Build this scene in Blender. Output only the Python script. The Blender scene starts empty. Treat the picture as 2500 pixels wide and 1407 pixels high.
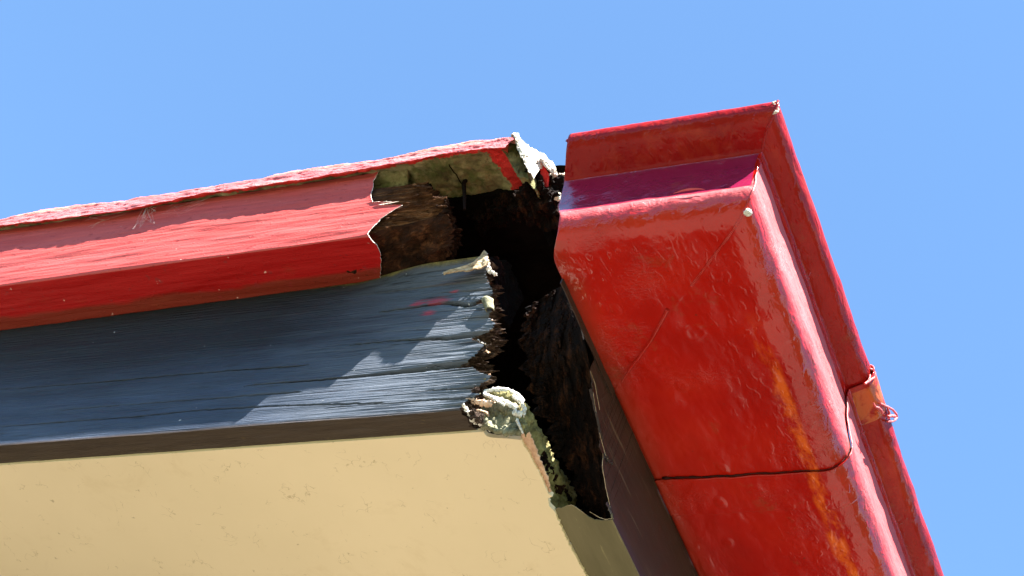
import bpy, bmesh, math, random
from mathutils import Vector, Matrix, noise
random.seed(7)
S = bpy.context.scene
COL = S.collection
# ---------------------------------------------------------------- camera
# Origin: front bottom corner of the two eaves boards. x right along the front, y away, z up.
AX = Vector((0.8799113, -0.09956982, -0.46458795))
AY = Vector((0.3670474, 0.7633522, 0.53157279))
AZ = Vector((0.30171563, -0.6382627, 0.70822907))
CAM = Vector((0.58511878, -0.76908657, -0.87448455))
F = 4197.0
cd = bpy.data.cameras.new("camera"); cam = bpy.data.objects.new("camera", cd); COL.objects.link(cam)
Rm = Matrix((AX, AY, AZ))
cam.matrix_world = Matrix.Translation(CAM) @ (Rm @ Matrix(((1, 0, 0), (0, -1, 0), (0, 0, -1)))).to_4x4()
cd.sensor_width = 36; cd.lens = F / 2500 * 36; cd.clip_start = 0.02; cd.clip_end = 500
S.camera = cam
# ---------------------------------------------------------------- sun, sky, exposure
sd = Vector((1.4, -.86, 3.15)).normalized()
sun = bpy.data.lights.new("sun", 'SUN'); sun.energy = 5.0; sun.angle = math.radians(0.5); sun.color = (1, 0.96, 0.9)
so = bpy.data.objects.new("sun", sun); COL.objects.link(so)
so.rotation_euler = sd.to_track_quat('Z', 'Y').to_euler(); so.location = (3, -3, 8)
W = bpy.data.worlds.new("World"); S.world = W; W.use_nodes = True
nt = W.node_tree
sky = nt.nodes.new('ShaderNodeTexSky'); sky.sky_type = 'NISHITA'; sky.sun_disc = False
sky.sun_elevation = math.asin(sd.z); sky.sun_rotation = math.atan2(sd.x, sd.y)
sky.air_density = 1.0; sky.dust_density = 0.0; sky.ozone_density = 6.0; sky.altitude = 1500
tint = nt.nodes.new('ShaderNodeMix'); tint.data_type = 'RGBA'; tint.blend_type = 'MULTIPLY'; tint.inputs[0].default_value = 1
nt.links.new(sky.outputs[0], tint.inputs[6]); tint.inputs[7].default_value = (1.0, 1.08, 1.0, 1)
bg = nt.nodes['Background']; nt.links.new(tint.outputs[2], bg.inputs[0]); bg.inputs[1].default_value = 0.0530
S.view_settings.view_transform = 'Standard'; S.view_settings.look = 'None'
S.view_settings.exposure = 3.0; S.view_settings.gamma = 1.0
S.render.engine = 'CYCLES'
S.cycles.max_bounces = 8

# ---------------------------------------------------------------- helpers
def ray(u, v):
    return Rm @ Vector(((u - 1250) / F, (v - 703.5) / F, 1.0))
def P(u, v, ax, val):
    d = ray(u, v); i = 'xyz'.index(ax); t = (val - CAM[i]) / d[i]
    return CAM + d * t
def interp(pts, t):
    """pts sorted list of (t, value)"""
    if t <= pts[0][0]: return pts[0][1]
    for (a, x), (b, y) in zip(pts, pts[1:]):
        if t <= b:
            return x + (y - x) * (t - a) / max(b - a, 1e-9)
    return pts[-1][1]
def fr(x, y, z, oc=4, h=0.7):
    return noise.fractal(Vector((x, y, z)), h, 2.0, oc, noise_basis='PERLIN_ORIGINAL')
def resample(pts, n):
    L = [0]
    for a, b in zip(pts, pts[1:]): L.append(L[-1] + (Vector(b) - Vector(a)).length)
    out = []
    for i in range(n):
        t = L[-1] * i / (n - 1); k = 0
        while k < len(L) - 2 and L[k + 1] < t: k += 1
        u = (t - L[k]) / max(L[k + 1] - L[k], 1e-9)
        out.append(Vector(pts[k]).lerp(Vector(pts[k + 1]), u))
    return out
class MB:
    def __init__(s): s.v = []; s.f = []; s.m = []
    def add(s, verts, faces, mi=0):
        o = len(s.v); s.v += [tuple(v) for v in verts]
        s.f += [tuple(i + o for i in f) for f in faces]
        s.m += (mi if isinstance(mi, list) else [mi] * len(faces))
    def grid(s, rows, flip=False, mi=0, close=False):
        n = len(rows[0]); R = len(rows); vs = [p for r in rows for p in r]; fs = []; ms = []
        for i in range(R - 1):
            for j in range(n if close else n - 1):
                j2 = (j + 1) % n
                q = (i * n + j, i * n + j2, (i + 1) * n + j2, (i + 1) * n + j)
                fs.append(q[::-1] if flip else q)
                ms.append(mi(i, j) if callable(mi) else mi)
        s.add(vs, fs, ms)
    def tube(s, pts, rad, n=6, mi=0):
        rows = []
        for i, p in enumerate(pts):
            p = Vector(p); a = Vector(pts[max(i - 1, 0)]); b = Vector(pts[min(i + 1, len(pts) - 1)])
            t = (b - a).normalized(); u = t.orthogonal().normalized(); w = t.cross(u)
            if i and abs(t.dot(Vector((0, 0, 1)))) < .98:
                pass
            u = t.cross(Vector((.31, .87, .11))).normalized(); w = t.cross(u)
            r = rad(i / (len(pts) - 1)) if callable(rad) else rad
            rows.append([p + (u * math.cos(k * 2 * math.pi / n) + w * math.sin(k * 2 * math.pi / n)) * r for k in range(n)])
        s.grid(rows, close=True, mi=mi)
        o = len(s.v)
        s.add(rows[0], [tuple(range(n))[::-1]], mi); s.add(rows[-1], [tuple(range(n))], mi)
    def build(s, name, mats, parent=None, smooth=False, merge=0):
        me = bpy.data.meshes.new(name); me.from_pydata(s.v, [], s.f)
        for m in (mats if isinstance(mats, list) else [mats]): me.materials.append(m)
        me.polygons.foreach_set('material_index', s.m)
        if smooth: me.polygons.foreach_set('use_smooth', [True] * len(me.polygons))
        if merge:
            b = bmesh.new(); b.from_mesh(me); bmesh.ops.remove_doubles(b, verts=b.verts, dist=merge)
            bmesh.ops.recalc_face_normals(b, faces=b.faces); b.to_mesh(me); b.free()
        me.update()
        o = bpy.data.objects.new(name, me); COL.objects.link(o)
        if parent:
            o.parent = parent
            o.matrix_parent_inverse = Matrix.Translation(-Vector(parent.get('base', (0, 0, 0)))) if not parent.data else Matrix.Identity(4)
        return o
def tag(o, label=None, cat=None, group=None, kind=None):
    if label: o['label'] = label
    if cat: o['category'] = cat
    if group: o['group'] = group
    if kind: o['kind'] = kind
    return o
def thing(name, label, cat, loc, group=None):
    o = bpy.data.objects.new(name, None); COL.objects.link(o); o.location = loc
    o.empty_display_size = .02
    o['base'] = tuple(loc)
    return tag(o, label, cat, group)
def solidify(o, th, offset=-1, rim=0):
    m = o.modifiers.new("thickness", 'SOLIDIFY'); m.thickness = th; m.offset = offset; m.material_offset_rim = rim; m.use_even_offset = False
    return o
def lattice(mb, pos, E, xl, K, M, J, pw=2.4, mi=0, back=True, capmi=None, botmi=None):
    """Solid with rows k (top->bottom), depth m (front->back), columns j from the broken end E(k,m) to xl."""
    sj = [(j / J) ** pw for j in range(J + 1)]
    def pt(j, k, m):
        e = E(k / K, m / M); x = e + (xl - e) * sj[j]
        return pos(x, k / K, m / M, j)
    mb.grid([[pt(j, k, 0) for j in range(J + 1)] for k in range(K + 1)], mi=mi)
    mb.grid([[pt(j, K, m) for j in range(J + 1)] for m in range(M + 1)], mi=mi if botmi is None else botmi)
    mb.grid([[pt(j, 0, m) for j in range(J + 1)] for m in range(M + 1)], mi=mi, flip=True)
    if back: mb.grid([[pt(j, k, M) for j in range(0, J + 1, 1)] for k in range(K + 1)], mi=mi, flip=True)
    mb.grid([[pt(0, k, m) for m in range(M + 1)] for k in range(K + 1)], mi=mi if capmi is None else capmi, flip=True)
    mb.grid([[pt(J, k, m) for m in range(M + 1)] for k in range(K + 1)], mi=mi)
def blob(points, voxel=.0012, amp=.003, fq=120, sub=2, amp2=.001, name='mortar'):
    """lumpy mass from overlapping spheres, remeshed and roughened; returns MB"""
    b = bmesh.new()
    for p, r in points:
        bmesh.ops.create_icosphere(b, subdivisions=sub, radius=r, matrix=Matrix.Translation(p))
    me = bpy.data.meshes.new("tmp"); b.to_mesh(me); b.free()
    o = bpy.data.objects.new("tmp", me); COL.objects.link(o)
    m = o.modifiers.new("r", 'REMESH'); m.mode = 'VOXEL'; m.voxel_size = voxel
    dg = bpy.context.evaluated_depsgraph_get(); dg.update(); ev = o.evaluated_get(dg); m2 = ev.to_mesh()
    mb = MB(); vs = []
    for v in m2.vertices:
        n = v.normal; c = v.co
        d = fr(c.x * fq, c.y * fq, c.z * fq, 4) * amp + fr(c.x * fq * 4 + 7, c.y * fq * 4, c.z * fq * 4, 3) * amp2
        vs.append(c + n * d)
    fs = [tuple(p.vertices) for p in m2.polygons]
    mb.add(vs, fs)
    ev.to_mesh_clear(); bpy.data.objects.remove(o); bpy.data.meshes.remove(me)
    return mb

# ---------------------------------------------------------------- materials
class NT:
    def __init__(s, name):
        s.mat = bpy.data.materials.new(name); s.mat.use_nodes = True; s.t = s.mat.node_tree
        s.b = s.t.nodes['Principled BSDF']; s.tc = s.t.nodes.new('ShaderNodeTexCoord')
    def n(s, typ, **kw):
        x = s.t.nodes.new(typ)
        for k, v in kw.items():
            if k in x.inputs.keys(): x.inputs[k].default_value = v
            else: setattr(x, k, v)
        return x
    def l(s, a, b): s.t.links.new(a, b)
    def mapping(s, scale, loc=(0, 0, 0), rot=(0, 0, 0)):
        m = s.t.nodes.new('ShaderNodeMapping'); m.inputs['Scale'].default_value = scale
        m.inputs['Location'].default_value = loc; m.inputs['Rotation'].default_value = rot
        s.l(s.tc.outputs['Object'], m.inputs[0]); return m.outputs[0]
    def noise(s, scale=(1, 1, 1), sc=1.0, det=4, rough=.55, dist=0.0, loc=(0, 0, 0)):
        x = s.t.nodes.new('ShaderNodeTexNoise'); x.inputs['Scale'].default_value = sc
        x.inputs['Detail'].default_value = det; x.inputs['Roughness'].default_value = rough; x.inputs['Distortion'].default_value = dist
        s.l(s.mapping(scale, loc), x.inputs['Vector']); return x.outputs['Fac']
    def vor(s, scale, sc=1.0, feature='F1'):
        x = s.t.nodes.new('ShaderNodeTexVoronoi'); x.feature = feature; x.inputs['Scale'].default_value = sc
        s.l(s.mapping(scale), x.inputs['Vector']); return x.outputs['Distance']
    def ramp(s, fac, stops, interp='LINEAR'):
        r = s.t.nodes.new('ShaderNodeValToRGB'); r.color_ramp.interpolation = interp
        e = r.color_ramp.elements
        while len(e) < len(stops): e.new(.5)
        for k, (p, c) in enumerate(stops):
            e[k].position = p; e[k].color = (c if len(c) == 4 else (*c, 1)) if not isinstance(c, (int, float)) else (c, c, c, 1)
        s.l(fac, r.inputs[0]); return r.outputs[0]
    def mix(s, fac, a, b, mode='MIX'):
        m = s.t.nodes.new('ShaderNodeMix'); m.data_type = 'RGBA'; m.blend_type = mode; m.clamp_factor = True
        for val, i in ((fac, 0), (a, 6), (b, 7)):
            if isinstance(val, (int, float)): m.inputs[i].default_value = val if i == 0 else (val, val, val, 1)
            elif isinstance(val, tuple): m.inputs[i].default_value = (*val, 1)
            else: s.l(val, m.inputs[i])
        return m.outputs[2]
    def math(s, op, a, b=0.0, c=0.0):
        m = s.t.nodes.new('ShaderNodeMath'); m.operation = op
        for i, val in enumerate((a, b, c)):
            if isinstance(val, (int, float)): m.inputs[i].default_value = val
            else: s.l(val, m.inputs[i])
        return m.outputs[0]
    def sep(s):
        x = s.t.nodes.new('ShaderNodeSeparateXYZ'); s.l(s.tc.outputs['Object'], x.inputs[0]); return x.outputs
    def bump(s, h, dist, strength=1.0, prev=None):
        b = s.t.nodes.new('ShaderNodeBump'); b.inputs['Distance'].default_value = dist; b.inputs['Strength'].default_value = strength
        s.l(h, b.inputs['Height'])
        if prev: s.l(prev, b.inputs['Normal'])
        return b.outputs[0]
    def done(s, col, rough, nrm=None, spec=.5, coat=0):
        if isinstance(col, tuple): s.b.inputs['Base Color'].default_value = (*col, 1)
        else: s.l(col, s.b.inputs['Base Color'])
        if isinstance(rough, (int, float)): s.b.inputs['Roughness'].default_value = rough
        else: s.l(rough, s.b.inputs['Roughness'])
        s.b.inputs['Specular IOR Level'].default_value = spec
        if coat: s.b.inputs['Coat Weight'].default_value = coat; s.b.inputs['Coat Roughness'].default_value = .08
        if nrm is not None:
            s.l(nrm, s.b.inputs['Normal'])
        return s.mat

def m_gutter():
    s = NT("red gloss paint on steel gutter")
    xyz = s.sep()
    a = s.noise((9, 9, 9), 1, 5, .6, .5)
    col = s.ramp(a, [(.3, (.25, .004, .0015)), (.5, (.32, .0065, .0025)), (.72, (.37, .012, .0035))])
    # orange reflection along the turn of the gutter, put into the colour
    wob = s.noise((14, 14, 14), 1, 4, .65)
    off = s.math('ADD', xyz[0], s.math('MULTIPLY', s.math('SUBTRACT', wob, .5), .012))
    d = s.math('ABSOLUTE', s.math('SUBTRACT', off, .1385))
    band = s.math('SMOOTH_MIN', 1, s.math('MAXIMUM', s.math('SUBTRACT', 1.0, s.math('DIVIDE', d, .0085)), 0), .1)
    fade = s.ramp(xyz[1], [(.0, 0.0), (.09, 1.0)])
    streak_break = s.ramp(s.noise((60, 25, 60), 1, 5, .7), [(.45, 0), (.62, 1)])
    k = s.math('MULTIPLY', s.math('MULTIPLY', s.ramp(band, [(.0, 0.0), (.5, 1)]), fade), streak_break)
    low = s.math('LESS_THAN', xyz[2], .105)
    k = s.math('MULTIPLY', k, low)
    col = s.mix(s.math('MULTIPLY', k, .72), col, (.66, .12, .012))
    # darker red lip, its shade put into the colour, with orange-brown weathering
    up = s.math('GREATER_THAN', xyz[2], .1825)
    lipc = s.ramp(s.noise((20, 20, 90), 1, 5, .65, 0, (3, 3, 3)), [(.35, (.17, .004, .004)), (.6, (.21, .008, .006)), (.8, (.28, .026, .014))])
    col = s.mix(up, col, lipc)
    rd = s.math('MULTIPLY', up, s.ramp(xyz[2], [(.1865, 1), (.1885, 0)]))
    col = s.mix(rd, col, (.20, .004, .004))  # deeper red at the foot of the lip, shading put into the colour
    op = s.math('MULTIPLY', s.math('MULTIPLY', s.math('GREATER_THAN', xyz[1], .176), s.math('LESS_THAN', xyz[1], .214)), up)
    op = s.math('MULTIPLY', op, s.ramp(s.noise((80, 80, 80), 1, 5, .7, 0, (1, 1, 6)), [(.36, 0), (.5, 1)]))
    col = s.mix(s.math('MULTIPLY', op, .8), col, (.34, .085, .022))
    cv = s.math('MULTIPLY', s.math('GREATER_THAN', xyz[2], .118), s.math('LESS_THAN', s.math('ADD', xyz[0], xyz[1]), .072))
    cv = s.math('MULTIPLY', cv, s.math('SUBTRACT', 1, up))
    col = s.mix(cv, col, (.17, .007, .036))  # crimson cove on the return: shaded sky reflection put into the colour
    wr = s.ramp(s.noise((30, 12, 60), 1, 5, .7, 0, (3, 0, 0)), [(.5, 0), (.64, 1)])
    col = s.mix(s.math('MULTIPLY', s.math('MULTIPLY', wr, up), .18), col, (.40, .07, .02))
    # pale pink outward faces: washed-out sunlight put into the colour
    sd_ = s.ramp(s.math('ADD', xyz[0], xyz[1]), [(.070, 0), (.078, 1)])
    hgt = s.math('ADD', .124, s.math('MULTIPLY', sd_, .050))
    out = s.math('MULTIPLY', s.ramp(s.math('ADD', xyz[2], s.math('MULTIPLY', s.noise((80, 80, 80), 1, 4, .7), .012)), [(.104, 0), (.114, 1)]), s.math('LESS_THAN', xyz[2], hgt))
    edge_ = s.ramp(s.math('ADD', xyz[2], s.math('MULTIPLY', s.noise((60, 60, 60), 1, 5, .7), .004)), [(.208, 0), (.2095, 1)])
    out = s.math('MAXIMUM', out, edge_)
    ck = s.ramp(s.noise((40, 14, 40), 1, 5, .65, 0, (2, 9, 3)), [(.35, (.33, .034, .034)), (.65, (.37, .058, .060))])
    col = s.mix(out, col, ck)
    # grime patches
    g = s.ramp(s.noise((18, 18, 18), 1, 6, .75, .3, (5, 2, 1)), [(.60, 0), (.72, 1)])
    col = s.mix(s.math('MULTIPLY', g, .5), col, (.16, .05, .02))
    sp = s.ramp(s.noise((160, 160, 160), 1, 3, .6, 0, (1, 7, 2)), [(.70, 0), (.76, 1)])
    col = s.mix(s.math('MULTIPLY', sp, .55), col, (.08, .02, .012))
    edge = s.ramp(s.math('ADD', xyz[0], s.math('MULTIPLY', wob, .02)), [(.008, 1), (.032, 0)])
    eb = s.math('MULTIPLY', edge, s.math('LESS_THAN', xyz[2], .09))
    col = s.mix(s.math('MULTIPLY', eb, .5), col, (.12, .03, .012))
    # brush runs, blisters, orange peel
    n1 = s.noise((22, 10, 22), 1, 3, .5, .8)
    n2 = s.noise((110, 70, 110), 1, 3, .5, .6)
    wr2 = s.noise((200, 420, 200), 1, 2, .5, 2.0, (2, 2, 2))
    wmask = s.ramp(s.noise((12, 12, 12), 1, 2, .5, 0, (9, 1, 4)), [(.5, 0), (.62, 1)])
    bl = s.ramp(s.vor((38, 30, 38)), [(0, 1), (.12, 1), (.24, 0)])
    bm = s.ramp(s.noise((16, 16, 16), 1, 2, .5, 0, (4, 4, 4)), [(.52, 0), (.56, 1)])
    oo = s.math('MAXIMUM', xyz[0], s.math('SUBTRACT', .0717, xyz[1]))
    wm = s.math('MULTIPLY', s.ramp(s.math('ADD', oo, s.math('MULTIPLY', s.math('SUBTRACT', wob, .5), .08)), [(.085, .10), (.13, 1)]), s.math('SUBTRACT', 1, cv))
    n = s.bump(n1, .006, .5)
    n3 = s.noise((60, 34, 60), 1, 2, .5, 1.2, (8, 3, 1))
    n = s.bump(s.math('MULTIPLY', n3, wm), .0026, .45, n)
    n = s.bump(s.math('MULTIPLY', n2, s.math('ADD', .3, wm)), .0011, .4, n)
    dr = s.ramp(s.noise((170, 80, 170), 1, 1, .4, .4, (3, 3, 9)), [(.60, 0), (.70, 1)])
    n = s.bump(s.math('MULTIPLY', dr, s.math('ADD', .2, wm)), .0006, .5, n)
    n = s.bump(s.math('MULTIPLY', wr2, wmask), .0009, .7, n)
    n = s.bump(s.math('MULTIPLY', bl, bm), .0009, .7, n)
    r = s.ramp(s.noise((26, 26, 26), 1, 5, .7), [(.3, .10), (.62, .20), (.8, .38)])
    fine = s.noise((420, 260, 420), 1, 4, .7)
    n = s.bump(s.math('MULTIPLY', fine, out), .0011, .55, n)
    n = s.bump(s.noise((90, 90, 300), 1, 4, .6), .0006, .4, n)
    r = s.mix(out, r, .55)
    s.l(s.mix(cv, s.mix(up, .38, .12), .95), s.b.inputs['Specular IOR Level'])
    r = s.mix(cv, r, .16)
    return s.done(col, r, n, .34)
def m_redwood():
    s = NT("red paint on timber")
    a = s.noise((6, 60, 40), 1, 5, .6)
    col = s.ramp(a, [(.25, (.26, .0035, .003)), (.5, (.31, .005, .005)), (.75, (.35, .009, .009))])
    dirt = s.ramp(s.noise((20, 60, 60), 1, 6, .7, .2, (3, 3, 1)), [(.58, 0), (.75, 1)])
    xyz = s.sep()
    ch = s.noise((8, 90, 70), 1, 4, .6, 0, (6, 1, 2))
    face = s.math('LESS_THAN', xyz[1], -.0478)
    col = s.mix(face, col, s.ramp(ch, [(.3, (.36, .048, .042)), (.7, (.40, .072, .066))]))  # front face pinker than the underside: sunlight put into the colour
    back = s.ramp(s.math('ADD', xyz[1], s.math('MULTIPLY', s.noise((6, 20, 20), 1, 4, .6, 0, (1, 9, 2)), .03)), [(-.020, 0), (.002, 1)])
    bk = s.math('MULTIPLY', back, s.math('LESS_THAN', xyz[2], .188))
    col = s.mix(s.math('MULTIPLY', bk, .8), col, (.13, .022, .010))
    col = s.mix(s.math('MULTIPLY', dirt, .35), col, (.22, .05, .02))
    pk = s.ramp(s.noise((110, 110, 260), 1, 2, .5), [(.66, 0), (.70, 1)])
    col = s.mix(s.math('MULTIPLY', pk, .6), col, (.2, .02, .02))
    wpk = s.ramp(s.noise((140, 140, 260), 1, 2, .5, 0, (5, 5, 5)), [(.745, 0), (.77, 1)])
    col = s.mix(s.math('MULTIPLY', wpk, .6), col, (.75, .5, .42))
    g1 = s.noise((9, 300, 330), 1, 5, .65, .15)
    g2 = s.noise((30, 900, 900), 1, 3, .6)
    pb = s.ramp(s.noise((300, 300, 500), 1, 2, .5), [(.6, 0), (.75, 1)])
    n = s.bump(g1, .0012, .4); n = s.bump(g2, .0006, .5, n); n = s.bump(pb, .0006, .6, n)
    return s.done(col, s.ramp(a, [(.3, .42), (.7, .6)]), n, .12)
def m_redcement():
    s = NT("red painted rough cement")
    xyz = s.sep()
    a = s.noise((25, 60, 90), 1, 6, .7)
    col = s.ramp(a, [(.3, (.40, .04, .055)), (.55, (.52, .12, .13)), (.8, (.60, .24, .21))])
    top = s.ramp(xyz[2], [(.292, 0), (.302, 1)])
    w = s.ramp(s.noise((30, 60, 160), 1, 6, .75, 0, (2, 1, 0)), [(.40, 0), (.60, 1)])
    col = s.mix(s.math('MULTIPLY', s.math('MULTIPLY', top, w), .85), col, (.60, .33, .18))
    sp = s.ramp(s.noise((500, 500, 700), 1, 3, .6), [(.60, 0), (.72, 1)])
    col = s.mix(s.math('MULTIPLY', sp, .15), col, (.7, .42, .32))
    dk = s.ramp(s.noise((260, 260, 400), 1, 3, .6, 0, (4, 0, 0)), [(.62, 0), (.75, 1)])
    col = s.mix(s.math('MULTIPLY', dk, .5), col, (.2, .015, .03))
    n = s.bump(s.noise((120, 180, 260), 1, 6, .75), .004, .7); n = s.bump(s.noise((700, 700, 900), 1, 3, .7), .001, .6, n)
    return s.done(col, .7, n, .35)
def m_black():
    s = NT("weathered blue-black paint on timber")
    xyz = s.sep()
    a = s.noise((5, 40, 45), 1, 5, .6)
    col = s.ramp(a, [(.3, (.021, .028, .044)), (.55, (.034, .047, .074)), (.75, (.055, .072, .108))])
    # weathered, open-grained broken end; its sunlit paleness is put into the colour too
    end = s.ramp(s.math('ADD', xyz[0], s.math('MULTIPLY', s.noise((10, 10, 30), 1, 3, .5), .18)), [(.0, 0), (.6, 1)])
    e2 = s.t.nodes.new('ShaderNodeMapRange'); s.l(s.math('ADD', xyz[0], s.math('MULTIPLY', s.noise((12, 12, 60), 1, 3, .6), .12)), e2.inputs[0])
    e2.inputs[1].default_value = -.26; e2.inputs[2].default_value = -.06; endm = e2.outputs[0]
    col = s.mix(s.math('MULTIPLY', endm, .75), col, (.108, .122, .142))
    gr = s.noise((16, 300, 520), 1, 6, .7, .2)
    lo = s.math('SUBTRACT', gr, s.math('MULTIPLY', endm, .035))
    k = s.ramp(lo, [(.355, 1), (.425, 0)])
    col = s.mix(s.math('MULTIPLY', k, .9), col, (.008, .009, .012))
    g3 = s.ramp(s.noise((9, 120, 190), 1, 4, .6, .1, (1, 1, 1)), [(.58, 0), (.72, 1)])
    col = s.mix(s.math('MULTIPLY', g3, .6), col, (.020, .026, .038))
    g4 = s.ramp(s.noise((14, 420, 700), 1, 5, .75, .1, (4, 1, 4)), [(.55, 0), (.68, 1)])
    col = s.mix(s.math('MULTIPLY', g4, s.math('ADD', .14, s.math('MULTIPLY', endm, .22))), col, (.20, .23, .28))
    g5 = s.ramp(s.noise((18, 260, 420), 1, 5, .8, .1, (9, 5, 4)), [(.60, 0), (.68, 1)])
    col = s.mix(s.math('MULTIPLY', g5, s.math('ADD', .4, s.math('MULTIPLY', endm, .5))), col, (.010, .012, .016))
    pur = s.ramp(s.noise((9, 9, 30), 1, 4, .6, 0, (4, 4, 2)), [(.56, 0), (.7, 1)])
    hi = s.ramp(xyz[2], [(.10, 0), (.15, 1)])
    col = s.mix(s.math('MULTIPLY', s.math('MULTIPLY', pur, hi), .5), col, (.075, .035, .06))
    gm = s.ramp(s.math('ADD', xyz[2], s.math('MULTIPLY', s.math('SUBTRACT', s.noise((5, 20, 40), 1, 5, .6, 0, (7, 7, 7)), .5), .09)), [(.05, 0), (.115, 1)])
    col = s.mix(s.math('MULTIPLY', s.math('MULTIPLY', gm, s.math('SUBTRACT', 1, endm)), .92), col, (.006, .007, .007))  # upper board near black: grime plus the trim's shade put into the colour
    # red splashes of trim paint
    for (u, v, r) in ((1065, 735, .009), (1045, 765, .006), (1110, 712, .004), (1020, 742, .006)):
        c = P(u, v, 'y', 0)
        dx = s.math('DIVIDE', s.math('SUBTRACT', xyz[0], c.x), r * 1.6); dz = s.math('DIVIDE', s.math('SUBTRACT', xyz[2], c.z), r * .7)
        dd = s.math('SQRT', s.math('ADD', s.math('MULTIPLY', dx, dx), s.math('MULTIPLY', dz, dz)))
        dd = s.math('ADD', dd, s.math('MULTIPLY', s.math('SUBTRACT', s.noise((60, 60, 300), 1, 4, .7), .5), 2.4))
        col = s.mix(s.math('MULTIPLY', s.ramp(dd, [(.3, 1), (.95, 0)]), .5), col, (.42, .01, .03))
    wsp = s.ramp(s.noise((220, 220, 220), 1, 2, .5, 0, (8, 1, 1)), [(.755, 0), (.775, 1)])
    col = s.mix(s.math('MULTIPLY', wsp, .8), col, (.5, .5, .5))
    # dusty brown bottom face
    b = s.ramp(xyz[2], [(.0012, 1), (.003, 0)])
    br = s.ramp(s.noise((12, 120, 60), 1, 5, .7), [(.3, (.040, .026, .018)), (.7, (.062, .043, .030))])
    st = s.ramp(s.noise((14, 300, 300), 1, 4, .6, 0, (1, 5, 5)), [(.64, 0), (.72, 1)])
    br = s.mix(s.math('MULTIPLY', st, .6), br, (.02, .015, .012))
    back = s.ramp(s.math('ADD', xyz[1], s.math('MULTIPLY', s.noise((8, 8, 8), 1, 3, .6, 0, (2, 5, 5)), .022)), [(.034, 0), (.039, 1)])
    br = s.mix(s.math('MULTIPLY', back, .7), br, (.17, .15, .10))
    mu = s.ramp(s.noise((130, 300, 130), 1, 5, .8, .6, (6, 5, 5)), [(.62, 0), (.72, 1)])
    br = s.mix(s.math('MULTIPLY', mu, .4), br, (.27, .19, .07))
    col = s.mix(b, col, br)
    # mossy top edge
    t = s.ramp(s.math('ADD', xyz[2], s.math('MULTIPLY', s.noise((40, 40, 40), 1, 5, .7), .012)), [(.1885, 0), (.1915, 1)])
    mo = s.ramp(s.noise((150, 150, 150), 1, 5, .8), [(.35, (.035, .03, .012)), (.65, (.16, .13, .04))])
    col = s.mix(t, col, mo)
    n = s.bump(gr, .0022, .6); n = s.bump(s.noise((50, 1200, 1500), 1, 3, .6), .0005, .6, n)
    return s.done(col, s.ramp(a, [(.3, .45), (.7, .6)]), n, .2)
def m_rot(name, c1, c2, c3, sc=(14, 260, 300), mossy=0.0, bump=.003):
    s = NT(name)
    a = s.noise(sc, 1, 6, .75, .4)
    col = s.ramp(a, [(.30, c1), (.52, c2), (.72, c3)])
    k = s.ramp(s.noise((40, 40, 40), 1, 5, .7, .3, (3, 3, 3)), [(.48, 0), (.66, 1)])
    col = s.mix(s.math('MULTIPLY', k, .75), col, c1)
    if mossy:
        m = s.ramp(s.noise((55, 55, 55), 1, 5, .75, 0, (1, 8, 3)), [(.42, 0), (.58, 1)])
        col = s.mix(s.math('MULTIPLY', m, mossy), col, (.16, .145, .035))
    n = s.bump(a, bump, .9); n = s.bump(s.noise((300, 500, 500), 1, 4, .7), .0012, .8, n)
    return s.done(col, .9, n, .08)
def m_beige():
    s = NT("beige painted soffit sheet")
    a = s.noise((4, 4, 4), 1, 5, .6)
    col = s.ramp(a, [(.3, (.66, .535, .350)), (.7, (.72, .585, .39))])
    # wispy dirt and hairline crazing
    w = s.t.nodes.new('ShaderNodeTexVoronoi'); w.feature = 'DISTANCE_TO_EDGE'; w.inputs['Scale'].default_value = 1
    nv = s.t.nodes.new('ShaderNodeTexNoise'); nv.inputs['Scale'].default_value = 18; nv.inputs['Detail'].default_value = 5; s.l(s.tc.outputs['Object'], nv.inputs['Vector'])
    mx = s.t.nodes.new('ShaderNodeMix'); mx.data_type = 'RGBA'; mx.blend_type = 'LINEAR_LIGHT'; mx.inputs[0].default_value = .12
    s.l(s.tc.outputs['Object'], mx.inputs[6]); s.l(nv.outputs['Color'], mx.inputs[7])
    mp = s.t.nodes.new('ShaderNodeMapping'); mp.inputs['Scale'].default_value = (26, 26, 26); s.l(mx.outputs[2], mp.inputs[0]); s.l(mp.outputs[0], w.inputs['Vector'])
    line = s.ramp(w.outputs['Distance'], [(0, 1), (.02, 0)])
    gate = s.ramp(s.noise((34, 34, 34), 1, 3, .6, 0, (2, 2, 2)), [(.56, 0), (.62, 1)])
    col = s.mix(s.math('MULTIPLY', s.math('MULTIPLY', line, gate), .6), col, (.28, .19, .09))
    sp = s.ramp(s.noise((120, 120, 120), 1, 3, .6), [(.715, 0), (.745, 1)])
    col = s.mix(s.math('MULTIPLY', sp, .5), col, (.22, .15, .08))
    cl = s.ramp(s.noise((14, 14, 14), 1, 6, .75, .5, (6, 1, 1)), [(.56, 0), (.75, 1)])
    col = s.mix(s.math('MULTIPLY', cl, .3), col, (.50, .36, .19))
    n = s.bump(s.noise((60, 60, 60), 1, 5, .65), .001, .25); n = s.bump(sp, .0005, .4, n)
    n = s.bump(s.noise((5, 5, 5), 1, 2, .5), .004, .5, n)
    return s.done(col, .62, n, .3)
def m_simple(name, c1, c2, sc=60, rough=.8, bump=.002, b_sc=300, spec=.3, mid=.5):
    s = NT(name)
    a = s.noise((sc, sc, sc), 1, 6, .7)
    col = s.ramp(a, [(mid - .18, c1), (mid + .18, c2)])
    n = s.bump(s.noise((b_sc, b_sc, b_sc), 1, 5, .7), bump, .8)
    return s.done(col, rough, n, spec)
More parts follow.
